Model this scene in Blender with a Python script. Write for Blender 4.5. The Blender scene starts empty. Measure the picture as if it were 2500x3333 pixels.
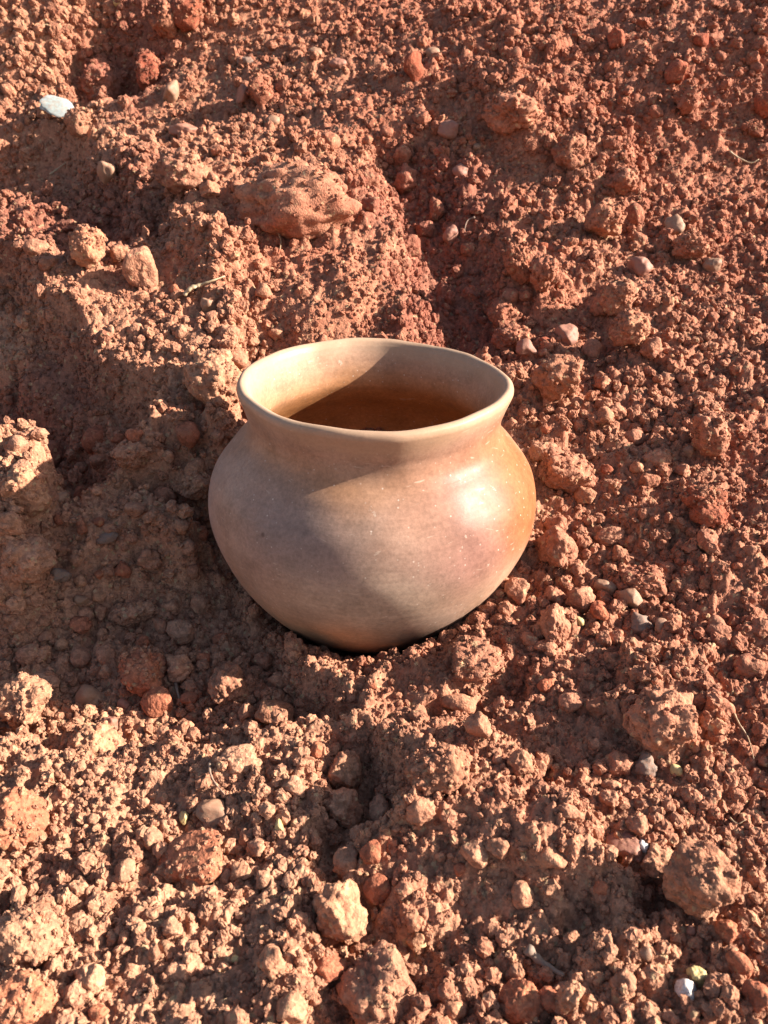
import bpy, math
import numpy as np
from mathutils import Vector, Matrix

# ------------------------------------------------------------------ scene, camera, light
scene = bpy.context.scene
COL = scene.collection
scene.render.resolution_x, scene.render.resolution_y = 768, 1024
scene.view_settings.view_transform = 'Standard'
scene.view_settings.look = 'None'
scene.view_settings.gamma = 1.0
scene.view_settings.use_curve_mapping = False
scene.view_settings.exposure = 1.80

PITCH = math.radians(30.0)
FOV = math.radians(60.0)
FPX = 512 / math.tan(FOV / 2)
CAM = np.array([0.0085, -0.5210, 0.3736])
FWD = np.array([0, math.cos(PITCH), -math.sin(PITCH)])
RGT = np.array([1.0, 0, 0])
UPV = np.cross(RGT, FWD)
cd = bpy.data.cameras.new('camera')
cam = bpy.data.objects.new('camera', cd)
COL.objects.link(cam)
cam.location = CAM
cam.rotation_euler = (math.pi / 2 - PITCH, 0, 0)
cd.sensor_fit = 'VERTICAL'
cd.sensor_height = 24
cd.lens = 12 / math.tan(FOV / 2)
cd.clip_start = 0.01
cd.clip_end = 500
cd.dof.use_dof = True
cd.dof.focus_distance = 0.56
cd.dof.aperture_fstop = 14.0
scene.camera = cam
scene.cycles.max_bounces = 5
scene.cycles.diffuse_bounces = 3
scene.cycles.glossy_bounces = 3

SUN_FRONT = math.radians(1)      # how far the sun stands towards the camera from due right
SUN_ELEV = math.radians(26)
sd = np.array([math.cos(SUN_ELEV) * math.cos(SUN_FRONT), -math.cos(SUN_ELEV) * math.sin(SUN_FRONT), math.sin(SUN_ELEV)])
w = bpy.data.worlds.new('World')
scene.world = w
w.use_nodes = True
wn = w.node_tree
bg = wn.nodes['Background']
sky = wn.nodes.new('ShaderNodeTexSky')
sky.sky_type = 'NISHITA'
sky.sun_disc = False
sky.sun_elevation = SUN_ELEV
sky.sun_rotation = math.atan2(sd[0], sd[1])
sky.air_density = 1.0
sky.dust_density = 1.5
wn.links.new(sky.outputs[0], bg.inputs[0])
bg.inputs[1].default_value = 0.06
sl = bpy.data.lights.new('sun', 'SUN')
sl.energy = 5.0
sl.angle = math.radians(0.5)
sl.color = (1.0, 0.935, 0.85)
so = bpy.data.objects.new('sun', sl)
COL.objects.link(so)
so.rotation_euler = Vector(sd).to_track_quat('Z', 'Y').to_euler()
so.location = sd * 5

# ------------------------------------------------------------------ numpy noise helpers
RNG = np.random.default_rng(11)
TAB = RNG.random((256, 256, 4))
T3 = RNG.random((64, 64, 64))


def vnoise2(x, y, s=0):
    xi = np.floor(x).astype(int); yi = np.floor(y).astype(int)
    fx = x - xi; fy = y - yi
    fx = fx * fx * (3 - 2 * fx); fy = fy * fy * (3 - 2 * fy)
    T = TAB[..., s % 4]
    o = s * 37
    a = T[(xi + o) & 255, (yi + o) & 255]; b = T[(xi + 1 + o) & 255, (yi + o) & 255]
    c = T[(xi + o) & 255, (yi + 1 + o) & 255]; d = T[(xi + 1 + o) & 255, (yi + 1 + o) & 255]
    return ((a * (1 - fx) + b * fx) * (1 - fy) + (c * (1 - fx) + d * fx) * fy) * 2 - 1


def fbm2(x, y, oct=4, s=0, gain=.5):
    v = 0; a = 1.0
    for i in range(oct):
        ca, sa = math.cos(i * 1.1 + .4), math.sin(i * 1.1 + .4)
        v = v + a * vnoise2((x * ca - y * sa) * 2 ** i + i * 7.3, (x * sa + y * ca) * 2 ** i + i * 3.1, s + i)
        a *= gain
    return v


def vnoise3(p):
    i = np.floor(p).astype(int); f = p - i
    f = f * f * (3 - 2 * f)
    v = 0
    for dx in (0, 1):
        for dy in (0, 1):
            for dz in (0, 1):
                wgt = (f[:, 0] if dx else 1 - f[:, 0]) * (f[:, 1] if dy else 1 - f[:, 1]) * (f[:, 2] if dz else 1 - f[:, 2])
                v = v + wgt * T3[(i[:, 0] + dx) & 63, (i[:, 1] + dy) & 63, (i[:, 2] + dz) & 63]
    return v * 2 - 1


def domes(x, y, cell, rmin, rmax, prob, s, squash=.8):
    """height of irregular crumbs bedded one in every cell: a real lumpy surface"""
    X = x / cell; Y = y / cell
    xi = np.floor(X).astype(int); yi = np.floor(Y).astype(int)
    best = np.zeros_like(x)
    for dx in (-1, 0, 1):
        for dy in (-1, 0, 1):
            cx = xi + dx; cy = yi + dy
            t = TAB[(cx + s * 53) & 255, (cy * 3 + s * 17 + (cx >> 3)) & 255]
            t2 = TAB[(cy + s * 29) & 255, (cx * 5 + s * 71 + (cy >> 2)) & 255]
            px = cx + t[..., 0]; py = cy + t[..., 1]
            r = (rmin + (rmax - rmin) * t[..., 2] ** 2) * (t[..., 3] < prob)
            ex = (X - px); ey = (Y - py)
            a = t2[..., 0] * 6.283; k = .75 + .5 * t2[..., 1]
            u = ex * np.cos(a) + ey * np.sin(a); v = (-ex * np.sin(a) + ey * np.cos(a)) * k
            d2 = u * u + v * v
            h = np.sqrt(np.maximum(r * r - d2, 0)) * squash
            best = np.maximum(best, h)
    return best * cell


def smooth(a, b, v):
    t = np.clip((v - a) / (b - a), 0, 1)
    return t * t * (3 - 2 * t)


# ------------------------------------------------------------------ large form of the heap
def base_h(x, y):
    """the heap: nearly level in front, rising behind and to the right"""
    x = np.asarray(x, float); y = np.asarray(y, float)
    yy = y - 0.0
    up = 0.17 * np.log1p(np.exp(np.clip(yy / 0.17, -30, 30))) * 0.47   # softplus: slope 0 -> 0.47
    up = np.where(y > 1.0, up - 0.16 * (y - 1.0), up)
    r = np.abs(x)
    side = np.clip(x, -.6, .8) * (.055 - .085 * smooth(.15, .4, y) + .18 * smooth(.44, .60, y) - .34 * smooth(.70, .88, y))
    far = -0.25 * np.maximum(np.hypot(x, y) - 1.6, 0)
    return np.maximum(up + side + far, -.12 + 0.0 * r) - 0.0


def ray(px, py):
    """direction of the line of sight through a point of the photograph (2500 x 3333)"""
    X = (px * 0.3072 - 384) / FPX; Y = (512 - py * 0.3072) / FPX
    return FWD + RGT * X + UPV * Y


def hit(px, py, hf):
    d = ray(px, py)
    t = np.linspace(.15, 3.2, 1600)
    P = CAM[None] + d[None] * t[:, None]
    below = P[:, 2] < hf(P[:, 0], P[:, 1])
    k = int(np.argmax(below)) if below.any() else len(t) - 1
    return P[k], t[k]


def at0(px, py):
    p, t = hit(px, py, base_h)
    return p[:2]


def poly_sdf(x, y, pts):
    d = np.full(x.shape, 1e9); inside = np.zeros(x.shape, bool)
    n = len(pts)
    for i in range(n):
        ax, ay = pts[i]; bx, by = pts[(i + 1) % n]
        ex, ey = bx - ax, by - ay
        t = np.clip(((x - ax) * ex + (y - ay) * ey) / (ex * ex + ey * ey), 0, 1)
        d = np.minimum(d, (x - ax - t * ex) ** 2 + (y - ay - t * ey) ** 2)
        c = ((ay > y) != (by > y)) & (x < ex * (y - ay) / (ey if abs(ey) > 1e-9 else 1e-9) + ax)
        inside ^= c
    return np.where(inside, 1, -1) * np.sqrt(d)


# shelves, hollows and troughs of the dug soil: outline (photograph points), height, width of the edge
FORMS = [
    ([(-400, 1180), (80, 1200), (230, 1420), (430, 1560), (690, 1660), (800, 1850), (1000, 2110), (1200, 2190), (1180, 2270), (900, 2330), (500, 2370), (0, 2330), (-400, 2330)], -.036, .022),
    ([(-500, 900), (60, 960), (200, 1180), (330, 1340), (480, 1450), (640, 1560), (720, 1500), (800, 1200), (820, 950), (560, 820), (380, 900), (250, 950), (100, 900)], .042, .024),
    ([(560, 760), (640, 560), (900, 500), (1110, 560), (1180, 690), (1330, 900), (1380, 1060), (1200, 1150), (800, 1150), (640, 1000)], .030, .045),
    ([(1220, 480), (1380, 460), (1500, 640), (1640, 900), (1680, 1150), (1500, 1150), (1400, 1000), (1300, 760)], -.035, .05),
    ([(-400, 1640), (150, 1610), (420, 1590), (560, 1660), (640, 1720), (560, 1810), (300, 1800), (100, 1880), (-400, 1930)], .052, .03),
    ([(-500, 1620), (0, 1590), (170, 1620), (200, 1760), (110, 1840), (-500, 1900)], .042, .025),
    ([(320, 1500), (550, 1480), (580, 1590), (340, 1610)], .036, .02),
    ([(-500, 430), (240, 470), (420, 680), (480, 830), (400, 900), (150, 870), (-500, 830)], -.045, .05),
    ([(240, 130), (330, 70), (560, 150), (500, 260), (300, 330)], -.06, .05),
    ([(-500, -80), (300, -60), (260, 120), (60, 330), (-500, 380)], .03, .05),
    ([(1100, 2380), (1290, 2330), (1300, 2600), (1230, 2800), (1380, 2980), (1370, 3200), (1330, 3600), (1000, 3600), (960, 3200), (1040, 3100), (1040, 2700)], -.017, .020),
    ([(1290, 2330), (1500, 2300), (1760, 2640), (1960, 2900), (1860, 2980), (1600, 2820), (1320, 2700)], .017, .022),
    ([(1400, 2900), (1700, 2950), (1900, 3100), (1850, 3400), (1400, 3400)], -.012, .03),
    ([(1980, 2780), (2120, 2830), (2150, 3000), (2020, 3000)], -.016, .015),
    ([(1500, 2180), (1680, 2200), (1640, 2270), (1480, 2250)], -.014, .008),
    ([(1930, 1560), (2350, 1350), (2900, 1300), (2900, 1900), (2350, 1950)], .012, .05),
    ([(1500, 300), (1900, 330), (2100, 620), (1900, 640), (1600, 470)], .030, .05),
    ([(1650, 1000), (1950, 900), (2050, 1150), (1900, 1250), (1760, 1180)], -.012, .04),
    ([(2050, 2150), (2300, 2130), (2340, 2400), (2150, 2450), (2040, 2320)], .012, .012),
]
FORMS = [([at0(*p) for p in pts], h, wd) for pts, h, wd in FORMS]


def macro(x, y):
    z = base_h(x, y)
    wx = x + .015 * fbm2(x * 24, y * 24, 4, 1); wy = y + .015 * fbm2(x * 24, y * 24, 4, 2)
    for pts, h, wd in FORMS:
        z = z + h * smooth(-wd * .5, wd * .5, poly_sdf(wx, wy, pts))
    z = z + .007 * fbm2(x * 9, y * 9, 2, 3)
    # the pot has pressed itself a bed
    r = np.hypot(x, y)
    ang = (x * .9 + y * .45) / np.maximum(r, 1e-4)
    bed = 1 - smooth(.045, .122 - .030 * smooth(-.2, .7, ang), r)
    z = z * (1 - bed) - .014 * bed - .014 * (1 - smooth(.035, .06, r))
    return z


def soil_h(x, y):
    z = macro(x, y)
    dist = np.sqrt((x - CAM[0]) ** 2 + (y - CAM[1]) ** 2 + .12)
    near = np.clip(1.25 - dist * .5, .35, 1)
    r = np.hypot(x, y)
    keep = .25 + .75 * smooth(.06, .10, r)
    wx = x + .0022 * fbm2(x * 160, y * 160, 2, 5); wy = y + .0022 * fbm2(x * 160, y * 160, 2, 6)
    clump = fbm2(x * 34, y * 34, 3, 7)
    z = z + keep * (.0042 * clump + .0020 * fbm2(x * 120, y * 120, 3, 8))
    # some stretches have crumbled fine, others lie in coarse lumps
    m = .72 + .45 * smooth(-.45, .45, fbm2(x * 13 + 3, y * 13 + 8, 2, 10))
    keep = keep * m
    z = z + keep * domes(wx, wy, .045, .10, .36, .45, 1, .55)
    z = z + keep * domes(wx, wy, .017, .12, .48, .55, 2, .9)
    z = z + keep * domes(wx, wy, .0075, .2, .55, .75, 3, 1.15)
    z = z + domes(wx, wy, .0036, .25, .55, .85, 4, 1.1)
    z = z + .0006 * fbm2(x * 700, y * 700, 2, 9)
    return z


# ------------------------------------------------------------------ materials
def nd(nt, kind, **kw):
    n = nt.nodes.new(kind)
    for k, v in kw.items():
        if k in n.inputs:
            n.inputs[k].default_value = v
        else:
            setattr(n, k, v)
    return n


def ramp(nt, stops, src=None):
    r = nt.nodes.new('ShaderNodeValToRGB')
    el = r.color_ramp.elements
    while len(el) < len(stops):
        el.new(.5)
    for e, (p, c) in zip(el, stops):
        e.position = p
        e.color = (c, c, c, 1) if isinstance(c, (int, float)) else tuple(c) + (1,)
    if src is not None:
        nt.links.new(src, r.inputs[0])
    return r


def mix(nt, a, b, fac, mode='MIX'):
    m = nt.nodes.new('ShaderNodeMix'); m.data_type = 'RGBA'; m.blend_type = mode
    for sock, v in ((m.inputs[0], fac), (m.inputs[6], a), (m.inputs[7], b)):
        if isinstance(v, (int, float)):
            sock.default_value = v
        elif isinstance(v, tuple):
            sock.default_value = v + (1,) if len(v) == 3 else v
        else:
            nt.links.new(v, sock)
    return m.outputs[2]


def soil_material(name, tint=(1, 1, 1), dry=0.0, use_world=True, rough=.93):
    m = bpy.data.materials.new(name); m.use_nodes = True
    nt = m.node_tree; L = nt.links
    bs = nt.nodes['Principled BSDF']
    geo = nt.nodes.new('ShaderNodeNewGeometry'); pos = geo.outputs['Position']
    big = nd(nt, 'ShaderNodeTexNoise', Scale=6.0, Detail=4.0, Roughness=.6); L.new(pos, big.inputs['Vector'])
    mid = nd(nt, 'ShaderNodeTexNoise', Scale=70.0, Detail=4.0, Roughness=.6); L.new(pos, mid.inputs['Vector'])
    fine = nd(nt, 'ShaderNodeTexNoise', Scale=900.0, Detail=3.0, Roughness=.6); L.new(pos, fine.inputs['Vector'])
    # the soil is drier and paler near the front left, redder to the right and uphill
    sep = nt.nodes.new('ShaderNodeSeparateXYZ'); L.new(pos, sep.inputs[0])
    m1 = nd(nt, 'ShaderNodeMath', operation='MULTIPLY_ADD'); L.new(sep.outputs[0], m1.inputs[0]); m1.inputs[1].default_value = .55; m1.inputs[2].default_value = .42
    m2 = nd(nt, 'ShaderNodeMath', operation='MULTIPLY_ADD'); L.new(sep.outputs[1], m2.inputs[0]); m2.inputs[1].default_value = .42; L.new(m1.outputs[0], m2.inputs[2])
    m3 = nd(nt, 'ShaderNodeMath', operation='MULTIPLY_ADD'); L.new(big.outputs[0], m3.inputs[0]); m3.inputs[1].default_value = .9; L.new(m2.outputs[0], m3.inputs[2])
    m4 = nd(nt, 'ShaderNodeMath', operation='MULTIPLY_ADD'); L.new(mid.outputs[0], m4.inputs[0]); m4.inputs[1].default_value = .8; L.new(m3.outputs[0], m4.inputs[2])
    red = ramp(nt, [(.62 + dry, 0.0), (1.0, 1.0)])
    mm = nd(nt, 'ShaderNodeMath', operation='MULTIPLY'); L.new(m4.outputs[0], mm.inputs[0]); mm.inputs[1].default_value = .62
    L.new(mm.outputs[0], red.inputs[0])
    col = mix(nt, (.355, .172, .100), (.280, .099, .055), red.outputs[0])
    # soft-edged patches where the soil is darker and redder
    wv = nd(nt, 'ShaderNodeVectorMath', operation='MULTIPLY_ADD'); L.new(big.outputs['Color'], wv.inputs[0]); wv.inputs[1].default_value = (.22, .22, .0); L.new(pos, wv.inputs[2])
    for c, rad in DARK_RED:
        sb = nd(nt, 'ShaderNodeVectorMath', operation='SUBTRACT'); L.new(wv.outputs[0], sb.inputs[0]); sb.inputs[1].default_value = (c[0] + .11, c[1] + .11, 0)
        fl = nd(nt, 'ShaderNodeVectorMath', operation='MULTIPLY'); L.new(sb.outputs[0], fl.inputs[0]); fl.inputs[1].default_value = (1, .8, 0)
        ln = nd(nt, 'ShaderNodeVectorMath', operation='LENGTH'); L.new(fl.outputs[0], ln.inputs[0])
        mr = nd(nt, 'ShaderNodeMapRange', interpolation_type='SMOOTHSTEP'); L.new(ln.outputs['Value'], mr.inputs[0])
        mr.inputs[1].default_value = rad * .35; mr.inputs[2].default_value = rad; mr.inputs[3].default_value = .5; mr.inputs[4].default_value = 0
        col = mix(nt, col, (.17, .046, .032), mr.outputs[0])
    # individual grains: some paler and yellower, some dark
    vor = nd(nt, 'ShaderNodeTexVoronoi', Scale=420.0); L.new(pos, vor.inputs['Vector'])
    sv = nt.nodes.new('ShaderNodeSeparateColor'); L.new(vor.outputs['Color'], sv.inputs[0])
    g = ramp(nt, [(0.0, .70), (.5, 1.0), (.93, 1.15), (1.0, 1.35)], sv.outputs[0])
    col = mix(nt, col, g.outputs[0], 1.0, 'MULTIPLY')
    yel = ramp(nt, [(.955, 0.0), (.975, .55)], sv.outputs[1])
    col = mix(nt, col, (.40, .28, .15), yel.outputs[0])
    fr = ramp(nt, [(.3, .80), (.7, 1.18)], fine.outputs[0])
    col = mix(nt, col, fr.outputs[0], 1.0, 'MULTIPLY')
    oi = nt.nodes.new('ShaderNodeObjectInfo')
    orr = ramp(nt, [(0, (.86, .80, .78)), (.5, (1, 1, 1)), (1, (1.12, 1.12, 1.08))], oi.outputs['Random'])
    col = mix(nt, col, orr.outputs[0], 1.0, 'MULTIPLY')
    col = mix(nt, col, tint, 1.0, 'MULTIPLY')
    L.new(col, bs.inputs['Base Color'])
    bs.inputs['Roughness'].default_value = rough
    bs.inputs['Specular IOR Level'].default_value = .25
    b1 = nd(nt, 'ShaderNodeBump', Strength=.55, Distance=.0012); L.new(fine.outputs[0], b1.inputs['Height'])
    v2 = nd(nt, 'ShaderNodeTexVoronoi', Scale=650.0, feature='SMOOTH_F1'); L.new(pos, v2.inputs['Vector'])
    inv = nd(nt, 'ShaderNodeMath', operation='SUBTRACT'); inv.inputs[0].default_value = 1; L.new(v2.outputs['Distance'], inv.inputs[1])
    b2 = nd(nt, 'ShaderNodeBump', Strength=.6, Distance=.0010); L.new(inv.outputs[0], b2.inputs['Height']); L.new(b1.outputs[0], b2.inputs['Normal'])
    L.new(b2.outputs[0], bs.inputs['Normal'])
    return m


def stone_material(name, c1, c2, rough=.7, dust=.75):
    m = bpy.data.materials.new(name); m.use_nodes = True
    nt = m.node_tree; L = nt.links; bs = nt.nodes['Principled BSDF']
    tc = nt.nodes.new('ShaderNodeTexCoord')
    n = nd(nt, 'ShaderNodeTexNoise', Scale=2.5, Detail=6.0, Roughness=.65); L.new(tc.outputs['Object'], n.inputs['Vector'])
    r = ramp(nt, [(.35, 0.0), (.65, 1.0)], n.outputs[0])
    col = mix(nt, c1, c2, r.outputs[0])
    n2 = nd(nt, 'ShaderNodeTexNoise', Scale=6.0, Detail=8.0, Roughness=.7); L.new(tc.outputs['Object'], n2.inputs['Vector'])
    r2 = ramp(nt, [(.44, 0.0), (.60, dust)], n2.outputs[0])
    col = mix(nt, col, (.27, .12, .065), r2.outputs[0])
    L.new(col, bs.inputs['Base Color'])
    bs.inputs['Roughness'].default_value = rough
    b = nd(nt, 'ShaderNodeBump', Strength=.4, Distance=.0008); L.new(n2.outputs[0], b.inputs['Height'])
    L.new(b.outputs[0], bs.inputs['Normal'])
    return m


DARK_RED = [(at0(1410, 720), .10), (at0(1520, 980), .07), (at0(150, 680), .16), (at0(120, 1350), .08), (at0(400, 190), .10)]
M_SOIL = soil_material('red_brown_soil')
MAT = {
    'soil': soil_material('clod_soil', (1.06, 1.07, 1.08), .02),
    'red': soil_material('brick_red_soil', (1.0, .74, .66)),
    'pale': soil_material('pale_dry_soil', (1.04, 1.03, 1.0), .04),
    'tan': stone_material('tan_pebble', (.31, .175, .100), (.25, .125, .072)),
    'pink': stone_material('pink_pebble', (.30, .125, .080), (.25, .09, .058)),
    'white': stone_material('white_quartz', (.66, .63, .60), (.42, .36, .32), .6, .45),
    'chip': stone_material('pale_grey_chip', (.33, .36, .32), (.22, .27, .27), .85, .45),
    'grey': stone_material('slate_grey_stone', (.145, .11, .09), (.21, .125, .085), .8, .6),
    'yellow': stone_material('yellow_pebble', (.50, .38, .15), (.38, .25, .11), .6, .2),
    'straw': stone_material('dry_straw', (.42, .30, .17), (.30, .20, .11), .6, .2),
    'twig': stone_material('grey_twig', (.16, .11, .08), (.24, .17, .12), .8, .3),
}


def add_obj(name, me, mat=None, parent=None):
    o = bpy.data.objects.new(name, me)
    if mat and me and not me.materials:
        me.materials.append(mat)
    COL.objects.link(o)
    if parent:
        o.parent = parent
    return o


def grid_mesh(name, P, smooth_=True):
    ny, nx = P.shape[:2]
    me = bpy.data.meshes.new(name)
    idx = np.arange(nx * ny).reshape(ny, nx)
    q = np.stack([idx[:-1, :-1], idx[:-1, 1:], idx[1:, 1:], idx[1:, :-1]], -1).reshape(-1, 4)
    me.vertices.add(nx * ny); me.vertices.foreach_set('co', P.reshape(-1).astype(np.float32))
    me.loops.add(q.size); me.loops.foreach_set('vertex_index', q.reshape(-1).astype(np.int32))
    me.polygons.add(len(q)); me.polygons.foreach_set('loop_start', (np.arange(len(q)) * 4).astype(np.int32))
    me.update(calc_edges=True)
    me.polygons.foreach_set('use_smooth', np.full(len(q), smooth_))
    return me


# ------------------------------------------------------------------ the ground: one sheet, finer near the pot
NX, NY = 860, 960
tv = np.linspace(0, 1, NY)
yr = -.42 + 1.75 * (.42 * tv + .58 * tv ** 2.2)
tail = lambda n, k: np.cumsum(.02 * k ** np.arange(1, n + 1))
yr = np.concatenate([(yr[0] - tail(16, 1.42))[::-1], yr, yr[-1] + tail(16, 1.42)])
xu = np.linspace(-1, 1, NX)
hw = .27 + .50 * np.clip(yr + .42, 0, 1.75)
X = xu[None] * hw[:, None]
tl = tail(16, 1.42)
X = np.concatenate([X[:, :1] - tl[::-1][None], X, X[:, -1:] + tl[None]], 1)
Y = np.repeat(yr[:, None], X.shape[1], 1)
Z = soil_h(X, Y)
inner = (slice(16, 16 + NY), slice(16, 16 + NX))
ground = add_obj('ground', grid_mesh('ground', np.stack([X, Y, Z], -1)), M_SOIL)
ground['kind'] = 'structure'
GX, GY, GZ = X[inner], Y[inner], Z[inner]


def ground_z(x, y):
    r = np.clip(np.searchsorted(GY[:, 0], y), 1, NY - 1)
    h = .27 + .50 * min(max(y + .42, 0), 1.75)
    c = int(np.clip((x / h + 1) / 2 * (NX - 1), 0, NX - 1))
    return GZ[r, c]


# ------------------------------------------------------------------ the pot
def catmull(cp, n=14):
    cp = np.array(cp, float)
    P = np.vstack([2 * cp[0] - cp[1], cp, 2 * cp[-1] - cp[-2]]); out = []
    for i in range(len(cp) - 1):
        p0, p1, p2, p3 = P[i:i + 4]; t = np.linspace(0, 1, n, endpoint=False)[:, None]
        out.append(.5 * ((2 * p1) + (-p0 + p2) * t + (2 * p0 - 5 * p1 + 4 * p2 - p3) * t * t + (-p0 + 3 * p1 - 3 * p2 + p3) * t ** 3))
    out.append(cp[-1:])
    return np.vstack(out)


OUT = [(0.0004, -.018), (.032, -.0155), (.057, -.0055), (.080, .018), (.0988, .047), (.1086, .077), (.1055, .1025), (.0935, .1215), (.0836, .1335), (.0808, .143), (.0824, .151), (.0852, .1595)]
LIP = [(.0852, .1595), (.0861, .1628), (.0855, .1657), (.0832, .1672), (.0805, .1661), (.0786, .1630)]
INN = [(.0786, .1630), (.0760, .1545), (.0740, .1440), (.0752, .1340), (.0830, .1230), (.0935, .1110), (.1010, .097), (.1030, .080), (.0985, .062), (.088, .042), (.073, .024), (.052, .011), (.028, .005), (.0004, .0035)]
prof = np.vstack([catmull(OUT, 10)[:-1], catmull(LIP, 6)[:-1], catmull(INN, 10)])
n_out = len(catmull(OUT, 10)) - 1 - 4
n_lip = n_out + 4 + (len(catmull(LIP, 6)) - 1) + 4
NT = 192
th = np.linspace(0, 2 * np.pi, NT + 1)
pr, pz = prof[:, 0, None], prof[:, 1, None]
ct, st = np.cos(th)[None], np.sin(th)[None]
# hand-built: slightly uneven wall, a rim that wavers
dr = .0011 * vnoise2(ct * 1.3 + 5 + pz * 14, st * 1.3 + 2 + pz * 9, 1) + .0006 * vnoise2(ct * 3 + 9 + pz * 30, st * 3 + 4 + pz * 22, 2)
dr = dr * smooth(.01, .06, pr)
top = smooth(.13, .166, pz)
dz = top * (.0006 * np.sin(2 * th + 2.6)[None] + .0003 * np.sin(3 * th + 2.3)[None] + .0003 * np.sin(7 * th + 2)[None] + .0004 * vnoise2(ct * 6, st * 6 + 3, 2))
R = pr + dr + top * (.0010 * np.sin(4 * th + 1)[None] + .0006 * vnoise2(ct * 5 + 2, st * 5, 3))
lop = .0022 * smooth(.02, .07, pz) * smooth(.12, .07, pz)   # belly fuller on its left shoulder
PX = R * ct - lop * 0; PY = R * st; PZ = pz + dz + 0 * ct
PP = np.stack([PX, PY, PZ], -1)
# analytic normals so that rim and body shade as one wall
du = np.gradient(PP, axis=0)
dv = np.empty_like(PP); dv[:, 1:-1] = PP[:, 2:] - PP[:, :-2]; dv[:, 0] = PP[:, 1] - PP[:, -2]; dv[:, -1] = dv[:, 0]
NN = np.cross(dv, du); NN /= np.maximum(np.linalg.norm(NN, axis=-1, keepdims=True), 1e-12)

pot = bpy.data.objects.new('clay_pot', None)
COL.objects.link(pot)
pot.empty_display_size = .05
pot['label'] = 'round burnished tan clay pot with flared rim standing empty on the red soil'
pot['category'] = 'clay pot'


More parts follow.
